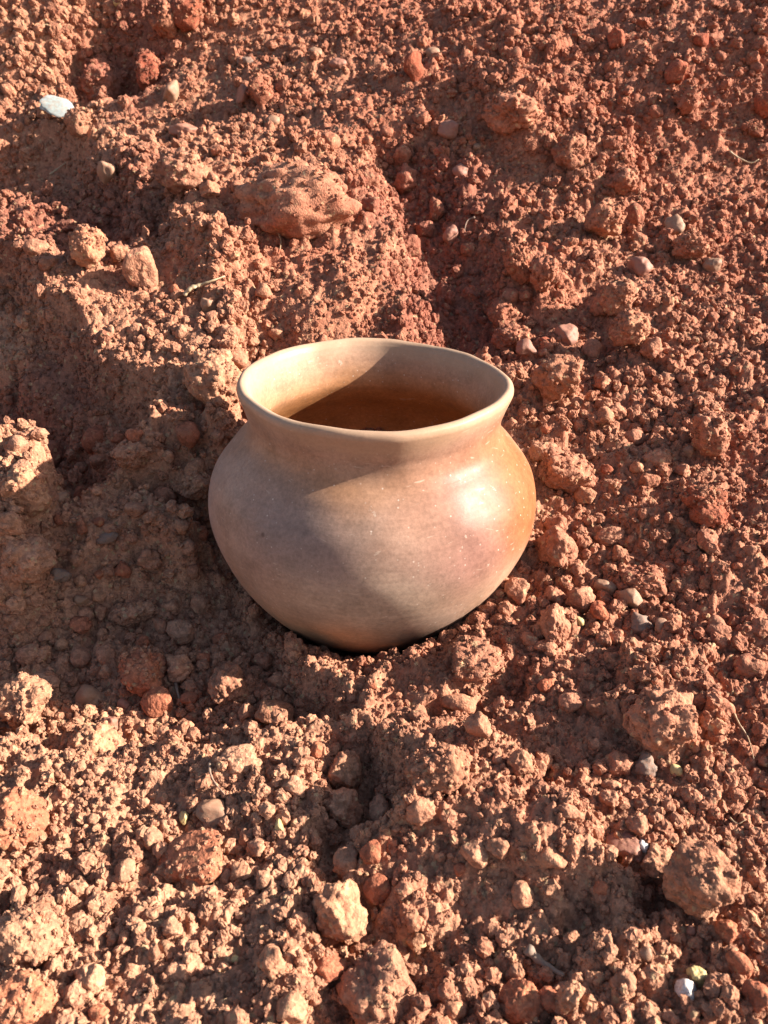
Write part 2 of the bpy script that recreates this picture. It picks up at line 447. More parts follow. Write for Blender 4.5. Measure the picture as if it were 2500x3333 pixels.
def pot_material(name, rim=False, inner=False):
    m = bpy.data.materials.new(name); m.use_nodes = True
    nt = m.node_tree; L = nt.links; bs = nt.nodes['Principled BSDF']
    tc = nt.nodes.new('ShaderNodeTexCoord'); P = tc.outputs['Object']
    warp = nd(nt, 'ShaderNodeTexNoise', Scale=14.0, Detail=3.0); L.new(P, warp.inputs['Vector'])
    wv = nd(nt, 'ShaderNodeVectorMath', operation='MULTIPLY_ADD'); L.new(warp.outputs['Color'], wv.inputs[0])
    wv.inputs[1].default_value = (.05, .05, .03); 
    off = nd(nt, 'ShaderNodeVectorMath', operation='ADD'); L.new(P, off.inputs[0]); off.inputs[1].default_value = (-.025, -.025, -.015)
    L.new(off.outputs[0], wv.inputs[2])
    W = wv.outputs[0]
    big = nd(nt, 'ShaderNodeTexNoise', Scale=11.0, Detail=4.0, Roughness=.55); L.new(P, big.inputs['Vector'])
    r = ramp(nt, [(.30, (.30, .168, .108)), (.5, (.33, .205, .142)), (.70, (.35, .24, .18))], big.outputs[0])
    col = r.outputs[0]

    def patch(col, c, rad, color, soft=.5, amt=1.0, stretch=(1, 1, 1)):
        s = nd(nt, 'ShaderNodeVectorMath', operation='SUBTRACT'); L.new(W, s.inputs[0]); s.inputs[1].default_value = c
        sc = nd(nt, 'ShaderNodeVectorMath', operation='MULTIPLY'); L.new(s.outputs[0], sc.inputs[0]); sc.inputs[1].default_value = stretch
        ln = nd(nt, 'ShaderNodeVectorMath', operation='LENGTH'); L.new(sc.outputs[0], ln.inputs[0])
        mr = nd(nt, 'ShaderNodeMapRange', interpolation_type='SMOOTHSTEP'); L.new(ln.outputs['Value'], mr.inputs[0])
        mr.inputs[1].default_value = rad * (1 - soft); mr.inputs[2].default_value = rad; mr.inputs[3].default_value = amt; mr.inputs[4].default_value = 0
        return mix(nt, col, color, mr.outputs[0])
    # colours left by the firing, plus some bounced light and shade painted in
    if inner:
        zi = nt.nodes.new('ShaderNodeSeparateXYZ'); L.new(W, zi.inputs[0])
        mi_ = nd(nt, 'ShaderNodeMapRange', interpolation_type='SMOOTHSTEP'); L.new(zi.outputs[2], mi_.inputs[0])
        mi_.inputs[1].default_value = .118; mi_.inputs[2].default_value = .160; mi_.inputs[3].default_value = .85; mi_.inputs[4].default_value = .10
        col = mix(nt, col, (.40, .165, .052), mi_.outputs[0])  # orange glow of light bouncing inside, painted into the wall colour
    else:
        col = patch(col, (0, 0, .130), .104, (.34, .145, .048), .6, .95, (1, 1, 3.0))            # ochre collar under the neck
        col = patch(col, (.058, -.072, .106), .074, (.225, .102, .066), .75, .92)                   # red-brown right half
        col = patch(col, (.098, -.028, .108), .074, (.26, .085, .032), .75, .95)                 # orange shoulder, right
        col = patch(col, (.048, -.088, .086), .046, (.20, .100, .080), .8, .7, (1, 1, 1.5))      # rose-violet clouding round the belly, right
        col = patch(col, (.088, -.055, .045), .050, (.37, .215, .135), .8, .75, (1, 1, 1.3))     # sandy bloom on the right flank
        col = patch(col, (-.040, -.088, .098), .058, (.215, .150, .125), .85, .8, (.8, .8, 1.3))  # grey-mauve fire cloud, left shoulder, with part of its shade painted in
        col = patch(col, (-.104, -.020, .074), .058, (.36, .235, .19), .8, .8)                   # dusty pink, far left
        col = patch(col, (-.010, -.104, .060), .062, (.41, .30, .215), .8, .9, (.8, .8, 1.4))  # buff belly
        col = patch(col, (-.020, -.080, .010), .066, (.44, .245, .130), .8, .9, (.7, .7, 1.2))   # ochre foot, lightened to paint in light bounced off the soil
        col = patch(col, (.048, -.066, .016), .034, (.13, .075, .058), .9, .9, (.7, .7, 1.4))    # brown smoke mark low on the right
        col = patch(col, (.066, -.066, .022), .022, (.46, .39, .33), .9, .75, (.8, .8, 1.8))     # ashy bloom beside it
    # horizontal burnishing strokes
    mp = nd(nt, 'ShaderNodeVectorMath', operation='MULTIPLY'); L.new(P, mp.inputs[0]); mp.inputs[1].default_value = (14, 14, 230)
    stn = nd(nt, 'ShaderNodeTexNoise', Scale=1.0, Detail=5.0, Roughness=.6, Distortion=.6); L.new(mp.outputs[0], stn.inputs['Vector'])
    sr = ramp(nt, [(.3, .93), (.7, 1.06)], stn.outputs[0])
    col = mix(nt, col, sr.outputs[0], 1.0, 'MULTIPLY')
    # fine mottling and pale temper grains
    mo = nd(nt, 'ShaderNodeTexNoise', Scale=420.0, Detail=4.0, Roughness=.75); L.new(P, mo.inputs['Vector'])
    mr_ = ramp(nt, [(.34, .84), (.5, 1.0), (.66, 1.16)], mo.outputs[0])
    col = mix(nt, col, mr_.outputs[0], 1.0, 'MULTIPLY')
    vo = nd(nt, 'ShaderNodeTexVoronoi', Scale=330.0); L.new(P, vo.inputs['Vector'])
    near = ramp(nt, [(.10, 1.0), (.22, 0.0)], vo.outputs['Distance'])
    sc_ = nt.nodes.new('ShaderNodeSeparateColor'); L.new(vo.outputs['Color'], sc_.inputs[0])
    pick = ramp(nt, [(.80, 0.0), (.98, .7)], sc_.outputs[0])
    mlt = nd(nt, 'ShaderNodeMath', operation='MULTIPLY'); L.new(near.outputs[0], mlt.inputs[0]); L.new(pick.outputs[0], mlt.inputs[1])
    col = mix(nt, col, (.58, .48, .39), mlt.outputs[0])
    dv_ = nd(nt, 'ShaderNodeTexVoronoi', Scale=48.0); L.new(P, dv_.inputs['Vector'])
    dn = ramp(nt, [(.05, 1.0), (.10, 0.0)], dv_.outputs['Distance'])
    ds = nt.nodes.new('ShaderNodeSeparateColor'); L.new(dv_.outputs['Color'], ds.inputs[0])
    dp = ramp(nt, [(.86, 0.0), (.88, .8)], ds.outputs[1])
    dm = nd(nt, 'ShaderNodeMath', operation='MULTIPLY'); L.new(dn.outputs[0], dm.inputs[0]); L.new(dp.outputs[0], dm.inputs[1])
    col = mix(nt, col, (.10, .06, .045), dm.outputs[0])
    scr = nd(nt, 'ShaderNodeVectorMath', operation='MULTIPLY'); L.new(W, scr.inputs[0]); scr.inputs[1].default_value = (60, 60, 420)
    sn = nd(nt, 'ShaderNodeTexNoise', Scale=1.0, Detail=2.0, Roughness=.5); L.new(scr.outputs[0], sn.inputs['Vector'])
    sr2 = ramp(nt, [(.70, 0.0), (.74, .45)], sn.outputs[0])
    col = mix(nt, col, (.48, .36, .27), sr2.outputs[0])
    cl_ = nd(nt, 'ShaderNodeTexNoise', Scale=42.0, Detail=6.0, Roughness=.72); L.new(P, cl_.inputs['Vector'])
    cr_ = ramp(nt, [(.36, .82), (.5, 1.0), (.66, 1.14)], cl_.outputs[0])
    col = mix(nt, col, cr_.outputs[0], 1.0, 'MULTIPLY')
    # red dust clinging to the lower wall
    zd = nt.nodes.new('ShaderNodeSeparateXYZ'); L.new(W, zd.inputs[0])
    md = nd(nt, 'ShaderNodeMapRange', interpolation_type='SMOOTHSTEP'); L.new(zd.outputs[2], md.inputs[0])
    md.inputs[1].default_value = -.01; md.inputs[2].default_value = .035; md.inputs[3].default_value = 1.0; md.inputs[4].default_value = 0
    dz_ = ramp(nt, [(.48, 0.0), (.60, .6)], cl_.outputs[0])
    dmx = nd(nt, 'ShaderNodeMath', operation='MULTIPLY'); L.new(md.outputs[0], dmx.inputs[0]); L.new(dz_.outputs[0], dmx.inputs[1])
    col = mix(nt, col, (.29, .135, .075), dmx.outputs[0])
    # scuffs where the burnish has flaked
    sf = nd(nt, 'ShaderNodeTexNoise', Scale=95.0, Detail=5.0, Roughness=.75); L.new(P, sf.inputs['Vector'])
    sfr = ramp(nt, [(.655, 0.0), (.69, .55)], sf.outputs[0])
    col = mix(nt, col, (.46, .36, .28), sfr.outputs[0])
    zr = nt.nodes.new('ShaderNodeSeparateXYZ'); L.new(W, zr.inputs[0])
    mz = nd(nt, 'ShaderNodeMapRange', interpolation_type='SMOOTHSTEP'); L.new(zr.outputs[2], mz.inputs[0])
    mz.inputs[1].default_value = .150; mz.inputs[2].default_value = .164; mz.inputs[3].default_value = 0; mz.inputs[4].default_value = .6
    col = mix(nt, col, (.39, .25, .155), mz.outputs[0])
    L.new(col, bs.inputs['Base Color'])
    rr = ramp(nt, [(.35, .36), (.65, .52)], cl_.outputs[0])
    L.new(rr.outputs[0], bs.inputs['Roughness'])
    bs.inputs['Specular IOR Level'].default_value = .13
    b = nd(nt, 'ShaderNodeBump', Strength=.22, Distance=.0006); L.new(stn.outputs[0], b.inputs['Height'])
    b2 = nd(nt, 'ShaderNodeBump', Strength=.25, Distance=.0003); L.new(mo.outputs[0], b2.inputs['Height']); L.new(b.outputs[0], b2.inputs['Normal'])
    L.new(b2.outputs[0], bs.inputs['Normal'])
    return m


M_POT = pot_material('burnished_clay')
M_RIM = pot_material('burnished_clay_rim', True)
M_INN = pot_material('burnished_clay_inside', False, True)


def pot_piece(name, ranges, mat):
    """one mesh cut from the pot's wall between profile rows, with the whole wall's normals"""
    vs, fs, ns, off = [], [], [], 0
    for a, b in ranges:
        blk = PP[a:b + 1, :NT]; nb = NN[a:b + 1, :NT]
        k = blk.shape[0]
        idx = np.arange(k * NT).reshape(k, NT) + off
        nx_ = np.roll(idx, -1, 1)
        q = np.stack([idx[:-1], nx_[:-1], nx_[1:], idx[1:]], -1).reshape(-1, 4)
        vs.append(blk.reshape(-1, 3)); ns.append(nb.reshape(-1, 3)); fs.append(q); off += k * NT
    V = np.vstack(vs); F = np.vstack(fs); N = np.vstack(ns)
    me = bpy.data.meshes.new(name)
    me.vertices.add(len(V)); me.vertices.foreach_set('co', V.reshape(-1).astype(np.float32))
    me.loops.add(F.size); me.loops.foreach_set('vertex_index', F.reshape(-1).astype(np.int32))
    me.polygons.add(len(F)); me.polygons.foreach_set('loop_start', (np.arange(len(F)) * 4).astype(np.int32))
    me.update(calc_edges=True)
    me.polygons.foreach_set('use_smooth', np.ones(len(F), bool))
    me.normals_split_custom_set_from_vertices([tuple(v) for v in N])
    return add_obj(name, me, mat, pot)


last = len(prof) - 1
body = pot_piece('body', [(0, n_out), (n_lip, last)], M_POT)
body.data.materials.append(M_INN)
mi = np.zeros(len(body.data.polygons), np.int32); mi[n_out * NT:] = 1
body.data.polygons.foreach_set('material_index', mi)
pot_piece('rim', [(n_out, n_lip)], M_RIM)
pot.rotation_euler = (math.radians(-1.6), math.radians(.7), 0)
pot.location = (0, 0, 0)


# ------------------------------------------------------------------ clods and stones
def ico(sub):
    import bmesh
    bm = bmesh.new(); bmesh.ops.create_icosphere(bm, subdivisions=sub, radius=1.0)
    V = np.array([v.co[:] for v in bm.verts]); F = np.array([[v.index for v in f.verts] for f in bm.faces])
    bm.free()
    return V, F


ICO = {s: ico(s) for s in (2, 3, 4, 5)}


def lump_mesh(name, seed, sub=4, kind='crust', flat=1.0):
    rg = np.random.default_rng(seed)
    D, F = ICO[sub]
    D = D / np.linalg.norm(D, axis=1, keepdims=True)
    r = np.ones(len(D))
    # broken faces
    nf = {'crust': 9, 'smooth': 8, 'angular': 11}[kind]
    Nn = rg.normal(size=(nf, 3)); Nn /= np.linalg.norm(Nn, axis=1, keepdims=True)
    dd = {'crust': rg.uniform(.58, 1.0, nf), 'smooth': rg.uniform(.62, 1.0, nf), 'angular': rg.uniform(.55, .85, nf)}[kind]
    k = {'crust': 22, 'smooth': 8, 'angular': 40}[kind]
    dots = D @ Nn.T
    cand = np.where(dots > .05, dd / np.maximum(dots, .05), 3.0)
    r = -np.log(np.exp(-k * np.minimum(cand, 2.5)).sum(1) + math.exp(-k * 1.05)) / k
    o = rg.uniform(0, 60, 3)
    r = r * (1 + {'crust': .17, 'smooth': .15, 'angular': .12}[kind] * vnoise3(D * 1.7 + o) + (.11 if kind == 'crust' else .06) * vnoise3(D * 3.7 + o + 9))
    if kind == 'crust' and sub >= 3:
        nb = {3: 90, 4: 300, 5: 620}[sub]
        B = rg.normal(size=(nb, 3)); B /= np.linalg.norm(B, axis=1, keepdims=True)
        rad = (.05 + .12 * rg.random(nb) ** 2) * (1.3 if sub == 3 else 1)
        bump = np.zeros(len(D))
        for i in range(nb):
            d2 = ((D - B[i]) ** 2).sum(1)
            bump = np.maximum(bump, np.sqrt(np.maximum(rad[i] ** 2 - d2, 0)))
        r = r + bump * (.85 if sub == 5 else .75)
        r = r + .03 * vnoise3(D * 13 + o)
    elif sub >= 4:
        r = r + .018 * vnoise3(D * 9 + o) + .012 * vnoise3(D * 22 + o)
    V = D * r[:, None]
    V /= np.abs(V).max(0)
    me = bpy.data.meshes.new(name)
    me.from_pydata(V.tolist(), [], F.tolist())
    me.polygons.foreach_set('use_smooth', np.full(len(F), kind != 'angular' or sub > 3))
    me.update()
    return me


LUMPS = {}


def lump(kind, sub, i, mat):
    key = (kind, sub, i, mat)
    if key not in LUMPS:
        me = lump_mesh('lump_' + kind, len(kind) * 131 + sub * 17 + i * 7 + 3, sub, kind)
        me.materials.append(MAT[mat])
        LUMPS[key] = me
    return LUMPS[key]


HR = np.random.default_rng(5)


def place(px, py, wd, ht, mat, kind, name, label, cat, group=None, rise=.25, sub=None, rot=None):
    """a lump lying where the sight line through its photograph centre meets the soil, at true size"""
    # sight line through the lump's lower third, where it is bedded
    p, t = hit(px, py + ht * .18, lambda a, b: MACRO(a, b))
    gx, gy = p[0], p[1]
    rad_ = math.hypot(gx, gy); need = .072 + wd * .3072 / FPX * t * .56
    if rad_ < need:                                     # never inside the pot
        gx, gy = gx * need / max(rad_, .01), gy * need / max(rad_, .01)
        p = (gx, gy, float(MACRO(gx, gy)[0]))
    d = t                                               # depth along the camera axis
    sx = wd * .3072 / FPX * d * .56; sz = ht * .3072 / FPX * d * .56
    depth = (sx + sz) * .5
    vert = min(sz * 1.0, sx * 1.5)
    gz = ground_z(gx, gy)
    if sub is None:
        sub = 5 if max(wd, ht) > 112 else (4 if max(wd, ht) > 48 else 3)
    me = lump(kind, sub, int(HR.integers(0, 7 if sub > 3 else 9)), mat)
    o = bpy.data.objects.new(name, me)
    COL.objects.link(o)
    o.scale = (sx, depth, vert)
    o.location = (gx, gy + depth * .1, p[2] * .5 + gz * .5 + vert * rise)
    o.rotation_euler = (HR.uniform(-.35, .35), HR.uniform(-.35, .35), HR.uniform(-.5, .5) if rot is None else rot)
    if HR.random() < .5:
        o.rotation_euler.z += math.pi
    o['label'] = label; o['category'] = cat
    if group:
        o['group'] = group
    return o


# smoothed soil height on the fine grid, for bedding things
def box_blur(A, k):
    B = np.pad(A, k, mode='edge'); c = np.cumsum(B, 0); B = (c[2 * k:] - c[:-2 * k]) / (2 * k)
    c = np.cumsum(B, 1); B = (c[:, 2 * k:] - c[:, :-2 * k]) / (2 * k)
    return B[:A.shape[0], :A.shape[1]]


GS = box_blur(GZ, 5)


def MACRO(x, y):
    x = np.atleast_1d(x); y = np.atleast_1d(y)
    r = np.clip(np.searchsorted(GY[:, 0], y), 0, GS.shape[0] - 1)
    h = .27 + .50 * np.clip(y + .42, 0, 1.75)
    c = np.clip(((x / h + 1) / 2 * (NX - 1)).astype(int), 0, GS.shape[1] - 1)
    return GS[r, c]

# px, py, width, height (photograph pixels), material, shape, name, label
C, P_, R_ = 'soil_clod', 'pebble', 'rock'
THINGS = [
    # upper left
    (190, 400, 95, 58, 'chip', 'smooth', 'stone_chip', 'flat pale grey-green stone chip in the hollow at the upper left'),
    (262, 425, 88, 85, 'soil', 'crust', C, 'rounded brown clod touching the right side of the pale grey chip'),
    (330, 285, 140, 130, 'soil', 'crust', C, 'large brown clod above and right of the pale grey chip'),
    (495, 262, 85, 135, 'red', 'smooth', C, 'tall smooth reddish clod left of the upright tan pebble'),
    (557, 303, 50, 88, 'tan', 'smooth', P_, 'upright oblong tan pebble on the brown slope at upper left'),
    (355, 575, 62, 92, 'tan', 'smooth', P_, 'egg-shaped tan pebble beside the dark hollow at the left'),
    (600, 435, 88, 52, 'pink', 'angular', P_, 'flat pinkish stone below the upright tan pebble'),
    (852, 322, 88, 105, 'soil', 'angular', C, 'blocky brown clod right of the upper centre, beside a small round one'),
    (790, 325, 44, 60, 'pink', 'smooth', P_, 'small round reddish pebble against the left of the blocky brown clod'),
    (590, 595, 165, 150, 'soil', 'crust', C, 'big rough clod left of the broad slab of soil'),
    (682, 632, 62, 62, 'pale', 'crust', C, 'small tan clod in the gap between the big rough clod and the broad slab'),
    (692, 585, 42, 40, 'soil', 'smooth', C, 'small brown clod just above the tan clod beside the slab'),
    (775, 615, 42, 42, 'soil', 'smooth', C, 'small round clod leaning on the left edge of the broad slab'),
    (960, 655, 400, 260, 'soil', 'crust', C, 'broad humped slab of packed soil behind the pot, the largest clod there'),
    (1070, 470, 72, 55, 'soil', 'smooth', C, 'oval smooth clod just above the broad slab'),
    (540, 95, 85, 115, 'pale', 'crust', C, 'pale sunlit clod near the top edge, left of a red clod'),
    (615, 70, 100, 115, 'red', 'smooth', C, 'large red clod at the top edge beside the pale sunlit one'),
    (385, 12, 36, 34, 'yellow', 'smooth', P_, 'small yellow pebble at the very top, left part'),
    (228, 752, 62, 46, 'soil', 'crust', C, 'lone small clod lying on the dark flat soil at left'),
    (75, 765, 48, 32, 'pink', 'smooth', P_, 'small pinkish pebble on the dark flat soil near the left edge'),
    (1032, 182, 55, 28, 'tan', 'smooth', P_, 'thin flat tan pebble near the upper sunlit strip'),
    (800, 200, 60, 36, 'grey', 'smooth', P_, 'greyish flat pebble on the brown slope at upper centre'),
    (888, 405, 44, 44, 'tan', 'smooth', P_, 'small tan pebble on the slope under the blocky clod'),
    (1100, 215, 52, 34, 'pink', 'smooth', P_, 'small brick-coloured pebble right of the thin flat tan one'),
    # upper right
    (1345, 238, 70, 92, 'red', 'angular', C, 'wedge-shaped red clod on the brown slope at upper centre'),
    (1372, 388, 55, 55, 'soil', 'crust', C, 'round clod below the wedge-shaped red clod'),
    (1460, 437, 66, 54, 'pink', 'smooth', P_, 'pinkish pebble right of the round clod at upper centre'),
    (1500, 565, 52, 45, 'pink', 'smooth', P_, 'reddish pebble on the shaded flank above the chain of clods'),
    (1310, 520, 62, 72, 'soil', 'crust', C, 'brown clod at the top of the shaded valley behind the pot'),
    (1322, 600, 74, 92, 'soil', 'crust', C, 'larger brown clod in the shaded valley, under another clod'),
    (1205, 600, 62, 62, 'soil', 'crust', C, 'round clod just right of the broad slab'),
    (1210, 680, 78, 66, 'soil', 'crust', C, 'round clod at the lower right foot of the broad slab'),
    (1415, 705, 52, 88, 'pale', 'crust', C, 'upright sunlit clod standing in the shaded valley'),
    (1330, 815, 78, 80, 'pale', 'crust', C, 'sunlit clod low in the shaded valley, left of a pink one'),
    (1467, 775, 50, 60, 'pink', 'smooth', P_, 'pink upright pebble in the shaded valley'),
    (1520, 820, 46, 50, 'pale', 'crust', C, 'small pale clod right of the pink upright pebble'),
    (1384, 760, 56, 60, 'soil', 'crust', C, 'clod directly above the low sunlit one in the valley'),
    (1660, 395, 180, 120, 'soil', 'crust', C, 'long crumbly lump on the ridge at upper right of centre'),
    (1862, 520, 115, 115, 'soil', 'crust', C, 'rough sunlit lump at the lower end of the upper right ridge'),
    (2020, 612, 108, 92, 'soil', 'crust', C, 'rough brown lump below and right of the ridge lump'),
    (1967, 765, 112, 112, 'pale', 'crust', C, 'round sunlit clod with a shaded left side, upper right slope'),
    (2065, 715, 58, 76, 'soil', 'smooth', C, 'pear-shaped clod right of the round sunlit one'),
    (2080, 785, 50, 50, 'soil', 'crust', C, 'small clod under the pear-shaped one'),
    (2200, 250, 66, 82, 'red', 'angular', C, 'reddish clod near the top right'),
    (2230, 345, 84, 100, 'soil', 'crust', C, 'brown clod on the sunlit slope below the reddish one, top right'),
    (2445, 430, 84, 42, 'pale', 'crust', C, 'flat pale clod near the right edge, upper part'),
    (2484, 360, 52, 90, 'red', 'crust', C, 'dark reddish clod cut by the right edge near the top'),
    (1550, 482, 27, 30, 'tan', 'smooth', P_, 'tiny yellowish pebble on the shaded flank, upper centre'),
    (2190, 748, 66, 66, 'tan', 'smooth', P_, 'dull tan pebble on the right slope, above the stone with a pink face'),
    (1410, 180, 44, 44, 'tan', 'smooth', P_, 'small tan pebble just under the sunlit strip at the top'),
    (2000, 145, 60, 60, 'red', 'smooth', C, 'rounded red clod near the top edge, right part'),
    # left, middle band
    (290, 850, 105, 118, 'pale', 'crust', C, 'sunlit lumpy clod at the lower edge of the dark flat soil'),
    (395, 842, 66, 66, 'pale', 'crust', C, 'smaller sunlit clod to the right of the lumpy one'),
    (472, 895, 88, 150, 'soil', 'smooth', C, 'long leaning clod, lit at the tip, at the top of the left shelf'),
    (120, 822, 76, 54, 'soil', 'smooth', C, 'smooth brown clod left of the lumpy sunlit clod'),
    (158, 865, 64, 54, 'soil', 'crust', C, 'small clod touching the smooth brown clod, left'),
    (710, 1305, 155, 165, 'pale', 'crust', R_, 'soil-crusted tan rock behind the pot, left of its neck'),
    (725, 1185, 62, 58, 'soil', 'smooth', C, 'small round clod above the soil-crusted rock'),
    (772, 1196, 72, 66, 'soil', 'smooth', C, 'brown clod behind the left end of the pot rim'),
    (680, 993, 52, 52, 'tan', 'smooth', P_, 'tan stone under the dry straw'),
    (696, 1042, 48, 48, 'soil', 'crust', C, 'clod just below the tan stone under the straw'),
    (750, 1110, 66, 66, 'soil', 'crust', C, 'rounded clod in the shade between the straw and the pot rim'),
    (437, 1528, 118, 84, 'pale', 'crust', C, 'bright flat clod alone in the left hollow'),
    (98, 1642, 130, 142, 'pale', 'crust', C, 'large bright knobbly clod at the left edge, level with the pot belly'),
    (530, 1628, 78, 62, 'soil', 'smooth', C, 'smooth clod left of the dark one beside the pot'),
    (632, 1622, 118, 92, 'soil', 'crust', C, 'dark clod nearly touching the left side of the pot'),
    (442, 1676, 66, 52, 'soil', 'smooth', C, 'small dark clod under the smooth clod in the left hollow'),
    (172, 1485, 66, 84, 'soil', 'smooth', C, 'pale brown clod lying in the shaded left hollow'),
    (362, 1084, 22, 42, 'tan', 'smooth', P_, 'small upright tan pebble on the left shelf'),
    (505, 1700, 80, 50, 'pale', 'crust', C, 'crumbly sunlit patch of clod in the left hollow below the smooth clod'),
    (30, 1745, 92, 80, 'pale', 'crust', C, 'bright clod at the left edge below the large knobbly one'),
    (590, 1085, 36, 44, 'soil', 'smooth', C, 'small clod on the lit shelf left of the straw'),
    (440, 1075, 50, 40, 'soil', 'smooth', C, 'little clod at the top of the shelf, right of the upright tan pebble'),
    # right of pot
    (1687, 902, 82, 112, 'pale', 'crust', C, 'bright pointed clod, leftmost of the three in a row above the pot'),
    (1760, 948, 92, 116, 'soil', 'crust', C, 'middle clod of the three in a row above right of the pot'),
    (1832, 930, 56, 64, 'soil', 'crust', C, 'smallest, rightmost clod of the three in a row above right of the pot'),
    (1663, 975, 66, 60, 'soil', 'smooth', C, 'dark clod tucked under the bright pointed clod'),
    (1635, 1062, 98, 92, 'soil', 'crust', C, 'oblong clod above the flat one, behind the right end of the rim'),
    (1662, 1130, 112, 76, 'soil', 'crust', C, 'flat clod resting against the oblong one, behind the right end of the rim'),
    (1715, 1152, 74, 56, 'pink', 'angular', P_, 'thin slanted reddish stone right of the flat clod'),
    (1825, 1285, 152, 132, 'pale', 'crust', C, 'large rounded clod standing alone right of the pot rim'),
    (1965, 1258, 62, 56, 'soil', 'crust', C, 'small clod right of the large rounded clod'),
    (2012, 1010, 115, 100, 'soil', 'crust', C, 'upper half of the twin lump on the right slope'),
    (2048, 1115, 120, 110, 'pale', 'crust', C, 'lower half of the twin lump on the right slope'),
    (2120, 1150, 70, 76, 'soil', 'crust', C, 'clod at the lower right of the twin lump'),
    (1950, 1005, 60, 70, 'soil', 'smooth', C, 'clod against the left side of the twin lump'),
    (2078, 880, 78, 68, 'pink', 'smooth', P_, 'stone with a bare pinkish face on the right slope'),
    (2240, 825, 122, 92, 'soil', 'crust', C, 'wide brown lump above the small tan pebble, right side'),
    (2316, 876, 55, 42, 'tan', 'smooth', P_, 'small round tan pebble at the foot of the wide brown lump'),
    (1845, 1098, 72, 72, 'pink', 'angular', P_, 'orange-brown stone between the flat clod and the twin lump'),
    (1924, 1146, 48, 82, 'soil', 'smooth', C, 'narrow upright clod left of the lower twin lump'),
    (1960, 1378, 72, 70, 'pale', 'crust', C, 'square clod between the large rounded clod and the right slope'),
    (2010, 1345, 50, 48, 'soil', 'crust', C, 'small clod above the square one'),
    (1820, 1572, 195, 118, 'soil', 'crust', C, 'broad flat crumbly lump next to the right shoulder of the pot'),
    (1903, 1622, 66, 60, 'pale', 'crust', C, 'bright clod at the right end of the broad crumbly lump'),
    (1768, 1488, 92, 84, 'soil', 'crust', C, 'lump just above the broad crumbly one, right of the pot neck'),
    (2110, 1578, 66, 64, 'pale', 'crust', C, 'smooth bright clod in the middle of the right slope'),
    (2070, 1530, 40, 44, 'pale', 'crust', C, 'little bright clod up and left of the smooth bright clod'),
    (2225, 1540, 56, 52, 'soil', 'crust', C, 'cube-like clod on the right slope'),
    (2290, 1450, 125, 165, 'soil', 'crust', C, 'tall sunlit lump on the right slope above the reddish one'),
    (2140, 1500, 82, 46, 'soil', 'angular', C, 'flat angular clod lying on the right slope'),
    (2290, 1640, 130, 92, 'red', 'crust', C, 'reddish lump under the tall sunlit lump'),
    (2240, 1478, 34, 42, 'tan', 'smooth', P_, 'tan pebble by the cube-like clod'),
    (1810, 1715, 72, 56, 'soil', 'crust', C, 'clod hugging the belly of the pot on the right'),
    (1812, 1826, 112, 116, 'soil', 'crust', C, 'round clod right of the pot belly'),
    (1878, 1860, 46, 46, 'soil', 'crust', C, 'little clod at the lower right of the round one beside the belly'),
    (1985, 1758, 92, 56, 'soil', 'crust', C, 'arched clod over a small dark gap, right of the pot'),
    (2010, 1815, 60, 56, 'pale', 'crust', C, 'pale clod under the arched one'),
    (2095, 1908, 150, 96, 'soil', 'crust', C, 'wide lump upper right of the cluster of clods'),
    (1682, 1940, 82, 76, 'soil', 'crust', C, 'clod against the lower right side of the pot'),
    (1800, 1945, 62, 50, 'soil', 'crust', C, 'clod left of the tall dark one in the cluster right of the pot foot'),
    (1885, 1962, 84, 100, 'soil', 'crust', C, 'tall dark clod in the middle of the cluster right of the pot foot'),
    (1948, 1996, 54, 80, 'red', 'smooth', C, 'smooth reddish clod right of the tall dark one'),
    (1968, 1922, 70, 56, 'tan', 'smooth', P_, 'smooth tan stone at the top of the cluster right of the pot foot'),
    (2052, 1958, 76, 74, 'tan', 'angular', R_, 'angular tan rock on the right of the cluster'),
    (2080, 2040, 78, 70, 'grey', 'crust', C, 'greyish clod below the angular tan rock'),
    (1996, 2003, 36, 26, 'pink', 'smooth', P_, 'small pink pebble between the reddish clod and the greyish one'),
    (2150, 2045, 42, 42, 'tan', 'smooth', P_, 'tan pebble right of the greyish clod'),
    (1885, 2030, 30, 30, 'yellow', 'smooth', P_, 'yellowish pebble under the tall dark clod'),
    (1802, 2048, 98, 130, 'soil', 'crust', C, 'tall lump lower left of the cluster right of the pot foot'),
    (1725, 2086, 58, 50, 'soil', 'smooth', C, 'small clod left of the tall lump'),
    (1776, 2110, 72, 42, 'soil', 'crust', C, 'flat clod at the foot of the tall lump'),
    (1990, 2152, 60, 56, 'pale', 'crust', C, 'bright clod at the edge of the small dark pit'),
    (1965, 2085, 46, 50, 'soil', 'crust', C, 'left one of the pair of clods above the dark pit'),
    (2005, 2085, 46, 50, 'soil', 'crust', C, 'right one of the pair of clods above the dark pit'),
    (2060, 2112, 72, 70, 'soil', 'crust', C, 'clod up and right of the bright clod by the pit'),
    (1530, 2165, 190, 120, 'soil', 'crust', C, 'wide crumbly lump right below the pot foot'),
    (1490, 2300, 110, 76, 'pale', 'smooth', C, 'smooth oval sunlit clod below the pot, on the ridge'),
    (1555, 2380, 76, 88, 'soil', 'crust', C, 'clod lower right of the smooth oval one'),
    (2300, 1768, 70, 74, 'soil', 'angular', C, 'angular clod by the long hollow at the right edge'),
    (2310, 1690, 120, 80, 'red', 'crust', C, 'dark red lump on the edge of the right hollow'),
    (2440, 2180, 98, 68, 'soil', 'crust', C, 'lone lump near the right edge, level with the pit'),
    (2330, 2050, 108, 98, 'soil', 'crust', C, 'rough lump above the flat rough mass at right'),
    (1860, 2296, 76, 58, 'soil', 'smooth', C, 'smooth clod on the slope below the dark pit'),
    (1940, 2305, 70, 60, 'pale', 'crust', C, 'clod right of the smooth clod below the pit'),
